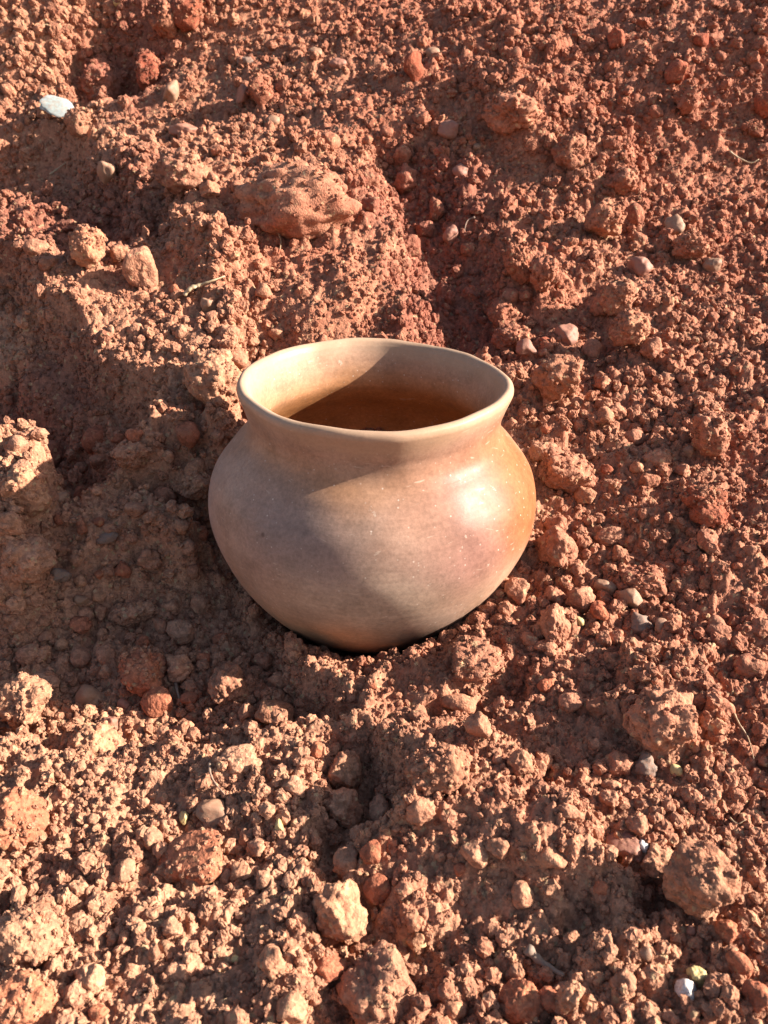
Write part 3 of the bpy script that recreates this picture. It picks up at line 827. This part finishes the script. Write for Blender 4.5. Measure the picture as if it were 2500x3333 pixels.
    (2175, 2340, 235, 210, 'soil', 'crust', C, 'big flat rough mass of soil at right, below the pot level'),
    (2092, 2492, 92, 100, 'grey', 'crust', R_, 'grey rough rock under the flat rough mass'),
    (2010, 2500, 80, 80, 'soil', 'crust', C, 'clod touching the left of the grey rough rock'),
    # lower left
    (98, 2340, 140, 150, 'pale', 'crust', C, 'large bright clod on the left edge of the sunlit front soil'),
    (357, 2368, 58, 62, 'pink', 'crust', C, 'pinkish clod at the border of shade and sun, left'),
    (310, 2430, 160, 150, 'pale', 'crust', C, 'big sunlit mass right of the large bright clod'),
    (895, 2348, 102, 74, 'pale', 'smooth', R_, 'smooth egg-like tan stone at the border of shade and sun'),
    (805, 2335, 58, 70, 'soil', 'crust', C, 'small clod left of the smooth egg-like stone'),
    (465, 2198, 165, 138, 'red', 'crust', C, 'largest dark clod in the shade left of the pot foot'),
    (586, 2192, 90, 92, 'soil', 'crust', C, 'dark clod right of the largest one in the shade'),
    (520, 2292, 105, 78, 'red', 'smooth', C, 'dark clod below the largest one in the shade'),
    (618, 2276, 54, 50, 'red', 'smooth', C, 'small dark reddish clod right of the stick in the shade'),
    (752, 2252, 120, 138, 'soil', 'crust', C, 'square dark clod in the shade below the pot'),
    (405, 2298, 45, 34, 'pink', 'smooth', P_, 'small pinkish pebble in the shade, left of a dark clod'),
    (592, 2068, 90, 80, 'soil', 'crust', C, 'dark clod in the shade, up from the largest one'),
    (525, 2050, 50, 50, 'soil', 'smooth', C, 'small dark clod left of the one up from the largest'),
    (490, 1832, 96, 76, 'soil', 'crust', C, 'round shaded clod left of the pot belly'),
    (95, 1850, 165, 150, 'soil', 'crust', C, 'big dark ridged clod in shade near the left edge'),
    (200, 1885, 64, 58, 'grey', 'crust', P_, 'whitish grey stone right of the big dark ridged clod'),
    (350, 1768, 70, 32, 'grey', 'smooth', P_, 'thin blue-grey slate pebble in the shade at left'),
    (265, 2046, 82, 50, 'red', 'angular', C, 'brick-red angular clod in the shaded soil at left'),
    (268, 1955, 52, 40, 'tan', 'smooth', P_, 'brown pebble in the shade below the whitish stone'),
    (277, 2003, 56, 40, 'soil', 'smooth', P_, 'tawny pebble right above the brick-red angular clod'),
    (430, 1992, 148, 86, 'soil', 'crust', C, 'low wide mound-like clod in the shade, left of the pot'),
    (655, 1972, 60, 66, 'soil', 'crust', C, 'clod in the shade at the lower left of the pot'),
    (920, 2212, 80, 68, 'soil', 'crust', C, 'dark clod under the pot, above the egg-like stone'),
    (860, 2162, 60, 54, 'soil', 'crust', C, 'small dark clod under the pot, left one'),
    (150, 2232, 100, 44, 'soil', 'smooth', C, 'long low dark clod in the shade above the large bright clod'),
    (552, 2228, 15, 13, 'white', 'smooth', P_, 'tiny bluish white bead-like pebble beside the largest dark clod'),
    (865, 2131, 12, 15, 'white', 'smooth', P_, 'tiny whitish grain in the shade just under the pot'),
    (1300, 2100, 60, 40, 'soil', 'crust', C, 'small clod tucked under the front of the pot'),
    # bottom left
    (68, 2690, 170, 185, 'red', 'crust', C, 'big brick-red clod cut by the left edge'),
    (627, 2808, 215, 125, 'red', 'angular', R_, 'cracked reddish rock lying in the sunlit front soil'),
    (690, 2646, 112, 66, 'tan', 'angular', R_, 'angular tan rock above the cracked reddish rock'),
    (599, 2670, 30, 56, 'yellow', 'angular', P_, 'narrow yellowish stone left of the angular tan rock'),
    (910, 2692, 28, 76, 'yellow', 'angular', P_, 'narrow whitish yellow stone right of the angular tan rock'),
    (495, 2735, 60, 76, 'soil', 'smooth', C, 'pear-like clod left of the cracked reddish rock'),
    (843, 2768, 78, 64, 'soil', 'crust', C, 'clod up and right of the cracked reddish rock'),
    (780, 2850, 86, 66, 'pale', 'crust', R_, 'pale whitish lump right of the cracked reddish rock'),
    (285, 2812, 46, 54, 'yellow', 'crust', P_, 'yellowish lump left of the cracked reddish rock'),
    (410, 2852, 72, 86, 'soil', 'crust', C, 'rounded clod below left of the cracked reddish rock'),
    (860, 2868, 62, 58, 'soil', 'crust', C, 'clod next to the pale whitish lump'),
    (115, 3062, 240, 165, 'pale', 'crust', C, 'huge rounded clod at lower left, above the orange one'),
    (80, 3275, 240, 165, 'red', 'crust', C, 'huge orange clod filling the lower left corner'),
    (1100, 3022, 152, 180, 'pale', 'crust', C, 'tall bright clod at the edge of the front trough'),
    (1225, 3235, 235, 235, 'soil', 'crust', C, 'biggest clod of all at the bottom edge, right of centre left'),
    (1070, 3155, 110, 90, 'red', 'crust', C, 'dark clod wedged between the tall bright clod and the biggest one'),
    (890, 3152, 86, 108, 'pale', 'crust', C, 'upright bright clod left of the front trough'),
    (950, 3292, 96, 88, 'pale', 'crust', C, 'knobbly bright clod at the bottom edge left of the biggest one'),
    (510, 2975, 46, 32, 'tan', 'smooth', P_, 'smooth tan pebble in the middle of the lower left soil'),
    (560, 3030, 72, 62, 'soil', 'crust', C, 'clod below the smooth tan pebble, lower left'),
    (510, 3115, 44, 66, 'soil', 'smooth', C, 'small upright oval clod, lower left'),
    (1120, 2520, 118, 130, 'pale', 'crust', C, 'upper knob of the tall lump at the trough'),
    (1110, 2650, 130, 130, 'soil', 'crust', C, 'lower knob of the tall lump at the trough'),
    (1215, 2792, 78, 82, 'red', 'smooth', C, 'dark round clod in the trough, upper one'),
    (1130, 2822, 84, 92, 'soil', 'crust', C, 'dark clod in the trough left of the round one'),
    (1232, 2902, 90, 80, 'red', 'smooth', C, 'dark round clod in the trough, lower one'),
    (1240, 2660, 90, 110, 'soil', 'crust', C, 'dark block of soil at the head of the trough'),
    (1315, 2908, 62, 56, 'soil', 'crust', C, 'small clod on the right bank of the trough'),
    (765, 3127, 27, 26, 'yellow', 'smooth', P_, 'little yellow pebble in the lower left soil'),
    (300, 3195, 82, 105, 'soil', 'crust', C, 'lump right of the huge orange clod'),
    (325, 3300, 66, 54, 'red', 'smooth', C, 'orange clod at the bottom edge near the left corner'),
    (955, 2570, 90, 60, 'soil', 'crust', C, 'clod left of the tall lump at the trough'),
    (770, 2480, 150, 80, 'soil', 'crust', C, 'wide lump at the top of the front soil, left of the trough'),
    # bottom right
    (2255, 2912, 192, 195, 'pale', 'crust', C, 'large sunlit clod at lower right'),
    (2130, 2800, 125, 98, 'soil', 'crust', C, 'brown clod up and left of the large lower right clod'),
    (2040, 2762, 128, 66, 'pink', 'angular', R_, 'elongated pinkish rock left of the brown clod at lower right'),
    (2086, 2764, 40, 40, 'white', 'angular', R_, 'white quartz lump at the right end of the elongated pinkish rock'),
    (1625, 2772, 88, 74, 'pale', 'crust', C, 'bright blocky clod on the lower slope right of the trough'),
    (1800, 2782, 100, 80, 'pale', 'angular', C, 'smooth-faced slab right of the bright blocky clod'),
    (1545, 2790, 84, 90, 'soil', 'angular', C, 'shaded wedge left of the bright blocky clod'),
    (1495, 2836, 40, 44, 'red', 'smooth', C, 'small red clod beneath the shaded wedge'),
    (1700, 2920, 72, 84, 'soil', 'smooth', C, 'squared brown clod under the slab'),
    (1700, 3272, 142, 130, 'red', 'crust', C, 'rounded orange clod at the bottom edge, right of centre'),
    (1855, 3270, 82, 120, 'pale', 'crust', C, 'upright crumbly clod at the bottom edge beside the rounded orange one'),
    (1790, 3265, 70, 100, 'red', 'smooth', C, 'dark clod squeezed between the two clods at the bottom edge'),
    (1478, 3285, 76, 58, 'pale', 'smooth', R_, 'pale rounded stone near the bottom edge, right of the biggest clod'),
    (1345, 3008, 62, 62, 'pale', 'crust', C, 'pale clod in the trough bottom, upper of two'),
    (1358, 3080, 66, 64, 'pale', 'crust', C, 'pale clod in the trough bottom, lower of two'),
    (2225, 3230, 66, 74, 'white', 'angular', R_, 'white quartz stone near the bottom right corner'),
    (2200, 2512, 36, 42, 'yellow', 'smooth', P_, 'yellow pebble right of the grey rough rock'),
    (2126, 2735, 26, 18, 'yellow', 'smooth', P_, 'tiny orange-yellow pebble above the brown clod at lower right'),
    (2245, 3035, 30, 36, 'pink', 'smooth', P_, 'small pink pebble below the large lower right clod'),
    (2368, 3045, 80, 90, 'red', 'crust', C, 'red clod right below the large lower right clod'),
    (2398, 3145, 84, 84, 'red', 'smooth', C, 'round dark red clod near the right edge, above the quartz stone'),
    (2265, 3185, 60, 60, 'yellow', 'crust', C, 'ochre patch of clod up from the white quartz stone'),
    (2375, 2790, 40, 42, 'soil', 'smooth', C, 'small oval clod right above the large lower right clod'),
    (2262, 2610, 66, 60, 'soil', 'crust', C, 'clod on the red slope, right of the yellow pebble'),
    (2070, 2700, 70, 66, 'soil', 'crust', C, 'clod above the elongated pinkish rock'),
    (1980, 2610, 60, 56, 'soil', 'crust', C, 'lower left clod of the three under the grey rock'),
    (1990, 2560, 60, 46, 'soil', 'smooth', C, 'flat clod of the three under the grey rock'),
    (1855, 2645, 80, 50, 'soil', 'crust', C, 'long crumb lump right of the lit ridge'),
    (1420, 2520, 190, 150, 'pale', 'crust', C, 'broad sunlit crest of the ridge right of the trough'),
    (1370, 2650, 100, 90, 'soil', 'crust', C, 'lump on the left foot of the sunlit crest'),
    (1690, 2500, 76, 92, 'pale', 'crust', C, 'upright crumbly clod right of the sunlit crest'),
    (1752, 2505, 48, 54, 'soil', 'smooth', C, 'small clod right of the upright crumbly one'),
    (1680, 3180, 44, 66, 'pale', 'crust', C, 'small upright clod above the rounded orange clod'),
    (2030, 3200, 80, 70, 'soil', 'crust', C, 'lump left of the white quartz stone'),
    (2460, 3250, 90, 110, 'red', 'crust', C, 'red lump in the bottom right corner'),
]
KEY = {(710, 1305), (1825, 1285), (98, 1642), (437, 1528), (632, 1622), (530, 1628), (1967, 765), (1687, 902), (1760, 948), (2012, 1010), (2048, 1115),
       (290, 850), (98, 2340), (1635, 1062), (1662, 1130), (1100, 3022), (2255, 2912), (30, 1745), (1820, 1572), (1812, 1826), (895, 2348)}
for (px, py, wd, ht, mt, kd, nm, lb) in THINGS:
    if (px, py) in KEY:
        wd, ht = wd * 1.1, ht * 1.1
    cat = {'soil_clod': 'soil clod', 'pebble': 'pebble', 'rock': 'rock', 'stone_chip': 'stone chip'}[nm]
    grp = {'soil_clod': 'clods of soil lying on the heap', 'pebble': 'pebbles strewn in the soil', 'rock': 'rocks lying in the soil'}.get(nm)
    o = place(px, py, wd, ht, mt, kd, nm, lb, cat, grp, rise=.95 if (px, py) in KEY else .12 if ('slab' in lb[:20] or 'mass' in lb or 'mound' in lb) else .6)
    if nm == 'stone_chip':
        o.rotation_euler = (.75, .12, .2); o.scale = (o.scale.x * 1.15, o.scale.x * .8, o.scale.x * .22); o.location.z += .012


# ------------------------------------------------------------------ roots, straw, twigs
def strand(name, pts, r, mat, label, cat, lift=.003, leaf=False, group=None):
    W = []
    for k, (px, py) in enumerate(pts):
        p, t = hit(px, py, MACRO)
        W.append((p[0], p[1], max(p[2], ground_z(p[0], p[1])) + lift))
    W = catmull3(np.array(W), 6)
    n = len(W); K = 6
    V = []; F = []
    for i in range(n):
        T = W[min(i + 1, n - 1)] - W[max(i - 1, 0)]; T /= np.linalg.norm(T)
        A = np.cross(T, [0, 0, 1]); A /= np.linalg.norm(A); B = np.cross(A, T)
        rr = r * (1 - .65 * i / (n - 1)) * (1 + .15 * math.sin(i * 1.7))
        for k in range(K):
            a = 6.283 * k / K
            V.append(W[i] + (A * math.cos(a) * (2.6 if leaf and i < n * .5 else 1) + B * math.sin(a)) * rr)
    for i in range(n - 1):
        for k in range(K):
            F.append((i * K + k, i * K + (k + 1) % K, (i + 1) * K + (k + 1) % K, (i + 1) * K + k))
    F.append(tuple(range(K))[::-1]); F.append(tuple((n - 1) * K + k for k in range(K)))
    c = W[0].copy()
    me = bpy.data.meshes.new(name); me.from_pydata([tuple(v - c) for v in V], [], F)
    me.polygons.foreach_set('use_smooth', np.ones(len(F), bool))
    o = add_obj(name, me, MAT[mat]); o.location = c
    o['label'] = label; o['category'] = cat
    if group:
        o['group'] = group
    return o


def catmull3(P, n):
    Q = np.vstack([2 * P[0] - P[1], P, 2 * P[-1] - P[-2]]); out = []
    for i in range(len(P) - 1):
        p0, p1, p2, p3 = Q[i:i + 4]
        for t in np.linspace(0, 1, n, endpoint=False):
            out.append(.5 * ((2 * p1) + (-p0 + p2) * t + (2 * p0 - 5 * p1 + 4 * p2 - p3) * t * t + (-p0 + 3 * p1 - 3 * p2 + p3) * t ** 3))
    out.append(P[-1])
    return np.array(out)


strand('straw', [(603, 982), (625, 975), (650, 952), (690, 938), (735, 934)], .0018, 'straw', 'curved dry straw blade lying on the soil up and left of the pot', 'straw', .006, True)
strand('straw', [(163, 580), (190, 560), (217, 540)], .0013, 'straw', 'short straight pale straw on the dark flat soil at upper left', 'straw', .004)
strand('root', [(945, 735), (925, 750), (905, 770), (915, 800), (912, 835)], .0013, 'straw', 'pale bent root fibre on the lit soil below the broad slab', 'root', .005)
strand('root', [(1545, 725), (1520, 745), (1510, 780)], .0010, 'twig', 'thin grey root hair in the shaded valley behind the pot', 'root', .005)
strand('root', [(685, 2500), (688, 2545), (705, 2575), (735, 2605)], .0008, 'twig', 'thin brown root hanging among the crumbs of the front soil', 'root', .004)
strand('twig', [(575, 2238), (580, 2270), (592, 2312)], .0014, 'twig', 'short dark stick in the shade among the dark clods', 'twig', .005)
strand('twig', [(1712, 3112), (1760, 3150), (1832, 3195)], .0026, 'twig', 'grey weathered twig at the bottom, right of the trough', 'twig', .004)
strand('root', [(2385, 2340), (2400, 2380), (2430, 2420), (2445, 2500)], .0007, 'straw', 'long thin pale root running down the right slope', 'root', .004)
strand('root', [(2370, 2680), (2395, 2700), (2420, 2690)], .0005, 'straw', 'fine pale root tuft on the lower right slope', 'root', .004)
strand('root', [(2370, 515), (2400, 535), (2440, 550), (2465, 545)], .0013, 'straw', 'pale curled root on the upper right slope near the edge', 'root', .006)
strand('root', [(140, 105), (165, 122), (180, 140)], .0013, 'straw', 'short pale root on the sunlit crumbs at the top left', 'root', .006)
strand('root', [(340, 2840), (345, 2870), (342, 2885)], .0007, 'straw', 'short white root stub in the sunlit lower left soil', 'root', .005)

# ------------------------------------------------------------------ smaller clods: individuals sharing a few meshes
REG = {}
def region(px, py):
    a = 'uphill' if py < 1000 else ('beside the pot' if py < 2250 else 'in front of the pot')
    b = 'left' if px < 830 else ('right' if px > 1670 else 'middle')
    return {('uphill', 'left'): 'on the upper left slope', ('uphill', 'middle'): 'on the slope behind the pot', ('uphill', 'right'): 'on the upper right slope',
            ('beside the pot', 'left'): 'on the soil left of the pot', ('beside the pot', 'right'): 'on the slope right of the pot', ('beside the pot', 'middle'): 'at the foot of the pot',
            ('in front of the pot', 'left'): 'on the sunlit soil at lower left', ('in front of the pot', 'middle'): 'in and by the trough below the pot', ('in front of the pot', 'right'): 'on the slope at lower right'}[(a, b)]


MARKS = [(190, 400, 'the pale grey chip'), (330, 285, 'the big clod above the grey chip'), (557, 303, 'the upright tan pebble'), (355, 575, 'the egg-shaped tan pebble'),
         (590, 595, 'the big rough clod by the slab'), (960, 640, 'the broad humped slab'), (852, 322, 'the blocky brown clod'), (540, 95, 'the pale clod at the top edge'),
         (1345, 238, 'the wedge-shaped red clod'), (1660, 395, 'the upper right ridge'), (1862, 520, 'the rough lump ending the ridge'), (1967, 765, 'the round sunlit clod uphill'),
         (2230, 345, 'the brown clod at top right'), (1415, 705, 'the upright clod in the valley'), (290, 850, 'the sunlit lumpy clod at left'), (690, 945, 'the dry straw blade'),
         (710, 1305, 'the rock behind the neck'), (437, 1528, 'the bright flat clod at left'), (98, 1642, 'the bright knobbly clod at left'), (1760, 948, 'the three clods in a row'),
         (1825, 1285, 'the large clod by the rim'), (2030, 1065, 'the twin lump'), (2240, 825, 'the wide brown lump at right'), (1820, 1572, 'the broad lump by the shoulder'),
         (2290, 1450, 'the tall lump at right'), (1812, 1826, 'the round clod by the belly'), (1885, 1962, 'the tall dark clod'), (1990, 2152, 'the clod by the pit'),
         (2175, 2340, 'the flat rough mass'), (2092, 2492, 'the grey rough rock'), (98, 2340, 'the large bright clod at left'), (895, 2348, 'the egg-like tan stone'),
         (465, 2198, 'the largest clod in shade'), (95, 1850, 'the dark ridged clod'), (68, 2690, 'the brick-red clod'), (627, 2808, 'the cracked reddish rock'),
         (115, 3062, 'the huge clod at lower left'), (1100, 3022, 'the tall clod by the trough'), (1225, 3235, 'the biggest clod'), (1490, 2300, 'the smooth oval clod'),
         (1420, 2520, 'the sunlit ridge crest'), (2255, 2912, 'the large lower right clod'), (1700, 3272, 'the rounded orange clod'), (1770, 3155, 'the grey twig'),
         (2225, 3230, 'the white quartz stone'), (1625, 2772, 'the bright blocky clod'), (752, 2252, 'the square dark clod'), (510, 2975, 'the smooth tan pebble')]
used_labels = set()
def relabel(px, py, sz, cl, rg):
    near = sorted(MARKS, key=lambda m: (m[0] - px) ** 2 + (m[1] - py) ** 2)
    for word in ('small', 'tiny' if sz < 40 else 'rounded'):
        for mx, my, ph in near[:4]:
            dx, dy = px - mx, py - my
            v = '' if abs(dy) < .4 * abs(dx) else ('below' if dy > 0 else 'above')
            h = '' if abs(dx) < .4 * abs(dy) else ('right' if dx > 0 else 'left')
            rel = (v + ' and ' + h + ' of') if v and h else (h + ' of' if h else v)
            lb = '%s %s %s%s %s' % (word, cl, 'just ' if math.hypot(dx, dy) < 170 else '', rel, ph)
            if lb not in used_labels:
                used_labels.add(lb); return lb
    return 'small %s %s' % (cl, rg)


SR = np.random.default_rng(77)
taken = [(t[0], t[1], max(t[2], t[3])) for t in THINGS]
cnt = 0; tries = 0
while cnt < 128 and tries < 6000:
    tries += 1
    px = SR.uniform(10, 2490); py = SR.uniform(10, 3325)
    shade = cnt < 45
    if shade:
        px = SR.uniform(5, 680); py = SR.uniform(1420, 2320)
    if ((px - 1222) / 560) ** 2 + ((py - 1640) / 560) ** 2 < 1:
        continue
    sz = 30 + 38 * SR.random() ** 1.8
    if py < 900: sz *= .85
    if shade: sz *= 1.35
    if any(abs(px - a) < (c + sz) * .5 and abs(py - b) < (c + sz) * .5 for a, b, c in taken):
        continue
    taken.append((px, py, sz))
    kd = 'smooth' if SR.random() < .25 else 'crust'
    mt = SR.choice(['soil', 'soil', 'soil', 'pale', 'red'])
    if kd == 'smooth' and SR.random() < .12:
        mt = SR.choice(['tan', 'pink'])
    rg = region(px, py)
    cl = {'soil': 'brown crumbly clod', 'pale': 'pale dry clod', 'red': 'reddish clod', 'tan': 'tan pebble', 'pink': 'pinkish pebble'}[mt]
    nm = 'pebble' if mt in ('tan', 'pink') else 'soil_clod'
    place(px, py, sz, sz * SR.uniform(.75, 1.1), mt, kd, nm, relabel(px, py, sz, cl, rg), 'pebble' if nm == 'pebble' else 'soil clod',
          'small %ss %s' % (cl, rg), rise=.35, sub=3)
    cnt += 1

# ------------------------------------------------------------------ loose crumbs: nobody could count them, one object
N_CR = 150000
CR = np.random.default_rng(21)
rr = CR.integers(0, NY, N_CR); cc = CR.integers(4, NX - 4, N_CR)
steep = np.hypot(np.gradient(GS, axis=0) / np.gradient(GY, axis=0), np.gradient(GS, axis=1) / np.gradient(GX, axis=1))[:, 4:-4]
pw = (np.clip(steep - .45, 0, 2) ** 1.2).ravel(); pw /= pw.sum()
ex = CR.choice(pw.size, 45000, p=pw)                   # scree lies thick on the steep faces
rr = np.concatenate([rr, ex // (NX - 8)]); cc = np.concatenate([cc, ex % (NX - 8) + 4]); N_CR = len(rr)
cx = GX[rr, cc]; cy = GY[rr, cc]; cz = GZ[rr, cc]
ok = (np.hypot(cx, cy) > .068)
u = vnoise2(cx * 30, cy * 30, 2) * .5 + .5
ok &= CR.random(N_CR) < (.35 + .65 * u)
cx, cy, cz = cx[ok], cy[ok], cz[ok]
n = len(cx)
dist = np.sqrt((cx - CAM[0]) ** 2 + (cy - CAM[1]) ** 2 + (cz - CAM[2]) ** 2)
size = (.0007 + .0030 * CR.random(n) ** 3.3 * (.55 + .75 * smooth(-.45, .45, fbm2(cx * 13 + 3, cy * 13 + 8, 2, 10)))) * (.55 + .75 * dist)
big = CR.random(n) < np.where((cx < -.06) & (cy > -.2), .045, .022)
size = np.where(big, (.0022 + .0034 * CR.random(n) ** 1.5) * (.5 + .8 * dist), size)
cz = cz + size * CR.uniform(-.1, .75, n)
# crumbs that came to rest on the larger clods
for o in list(COL.objects):
    if o.type == 'MESH' and o.name.startswith(('soil_clod', 'rock')) and o.scale.x > .014:
        V = np.empty(len(o.data.vertices) * 3); o.data.vertices.foreach_get('co', V); V = V.reshape(-1, 3)
        M = np.array(Matrix.LocRotScale(o.location, o.rotation_euler, o.scale))
        Wd = V @ M[:3, :3].T + M[:3, 3]
        Wd = Wd[Wd[:, 2] > o.location.z - .1 * o.scale.z]
        k = int(min(500, 45 + 90 * o.scale.x / .02))
        Q = Wd[CR.integers(0, len(Wd), k)]
        dd_ = np.linalg.norm(Q - CAM, axis=1)
        sq = (.0005 + .0013 * CR.random(k) ** 2.5) * (.55 + .75 * dd_)
        cx = np.concatenate([cx, Q[:, 0]]); cy = np.concatenate([cy, Q[:, 1]]); cz = np.concatenate([cz, Q[:, 2] + sq * .2]); size = np.concatenate([size, sq])
n = len(cx)
me = bpy.data.meshes.new('loose_crumbs')
me.vertices.add(n); me.vertices.foreach_set('co', np.stack([cx, cy, cz], -1).reshape(-1).astype(np.float32))
for nm, ty, arr in (('size', 'FLOAT', size), ('pick', 'INT', CR.integers(0, 8, n))):
    a = me.attributes.new(nm, ty, 'POINT'); a.data.foreach_set('value', arr.astype(np.float32 if ty == 'FLOAT' else np.int32))
a = me.attributes.new('turn', 'FLOAT_VECTOR', 'POINT'); a.data.foreach_set('vector', CR.uniform(0, 6.28, (n, 3)).reshape(-1).astype(np.float32))
a = me.attributes.new('stretch', 'FLOAT_VECTOR', 'POINT'); a.data.foreach_set('vector', CR.uniform(.7, 1.25, (n, 3)).reshape(-1).astype(np.float32))
crumbs = add_obj('loose_crumbs', me)
crumbs['kind'] = 'stuff'
crumbs['label'] = 'loose crumbs and grains of red-brown soil covering the heap'
crumbs['category'] = 'soil crumbs'
ng = bpy.data.node_groups.new('crumbs', 'GeometryNodeTree')
ng.interface.new_socket('Geometry', in_out='INPUT', socket_type='NodeSocketGeometry')
ng.interface.new_socket('Geometry', in_out='OUTPUT', socket_type='NodeSocketGeometry')
gi = ng.nodes.new('NodeGroupInput'); go = ng.nodes.new('NodeGroupOutput'); gl = ng.links
jn = ng.nodes.new('GeometryNodeGeometryToInstance')
for k in range(8):
    ic = ng.nodes.new('GeometryNodeMeshIcoSphere'); ic.inputs['Subdivisions'].default_value = 3; ic.inputs['Radius'].default_value = 1.0
    sp = ng.nodes.new('GeometryNodeSetPosition')
    nt_ = ng.nodes.new('ShaderNodeTexNoise'); nt_.noise_dimensions = '4D'
    nt_.inputs['W'].default_value = k * 3.7 + .5; nt_.inputs['Scale'].default_value = 1.25; nt_.inputs['Detail'].default_value = 3.0; nt_.inputs['Roughness'].default_value = .6
    sb = ng.nodes.new('ShaderNodeVectorMath'); sb.operation = 'SUBTRACT'; sb.inputs[1].default_value = (.5, .5, .5)
    ml = ng.nodes.new('ShaderNodeVectorMath'); ml.operation = 'SCALE'; ml.inputs['Scale'].default_value = 1.9
    gl.new(nt_.outputs['Color'], sb.inputs[0]); gl.new(sb.outputs[0], ml.inputs[0]); gl.new(ml.outputs[0], sp.inputs['Offset'])
    gl.new(ic.outputs['Mesh'], sp.inputs['Geometry'])
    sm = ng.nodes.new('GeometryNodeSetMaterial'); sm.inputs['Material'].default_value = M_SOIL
    gl.new(sp.outputs[0], sm.inputs['Geometry'])
    gl.new(sm.outputs[0], jn.inputs[0])
ip = ng.nodes.new('GeometryNodeInstanceOnPoints'); ip.inputs['Pick Instance'].default_value = True
gl.new(gi.outputs[0], ip.inputs['Points']); gl.new(jn.outputs[0], ip.inputs['Instance'])


def named(nm, ty):
    q = ng.nodes.new('GeometryNodeInputNamedAttribute'); q.data_type = ty; q.inputs['Name'].default_value = nm
    return q.outputs[0]


gl.new(named('pick', 'INT'), ip.inputs['Instance Index'])
er = ng.nodes.new('FunctionNodeEulerToRotation'); gl.new(named('turn', 'FLOAT_VECTOR'), er.inputs[0]); gl.new(er.outputs[0], ip.inputs['Rotation'])
vs_ = ng.nodes.new('ShaderNodeVectorMath'); vs_.operation = 'SCALE'
gl.new(named('stretch', 'FLOAT_VECTOR'), vs_.inputs[0]); gl.new(named('size', 'FLOAT'), vs_.inputs['Scale'])
gl.new(vs_.outputs[0], ip.inputs['Scale'])
gl.new(ip.outputs[0], go.inputs[0])
crumbs.modifiers.new('crumbs', 'NODES').node_group = ng
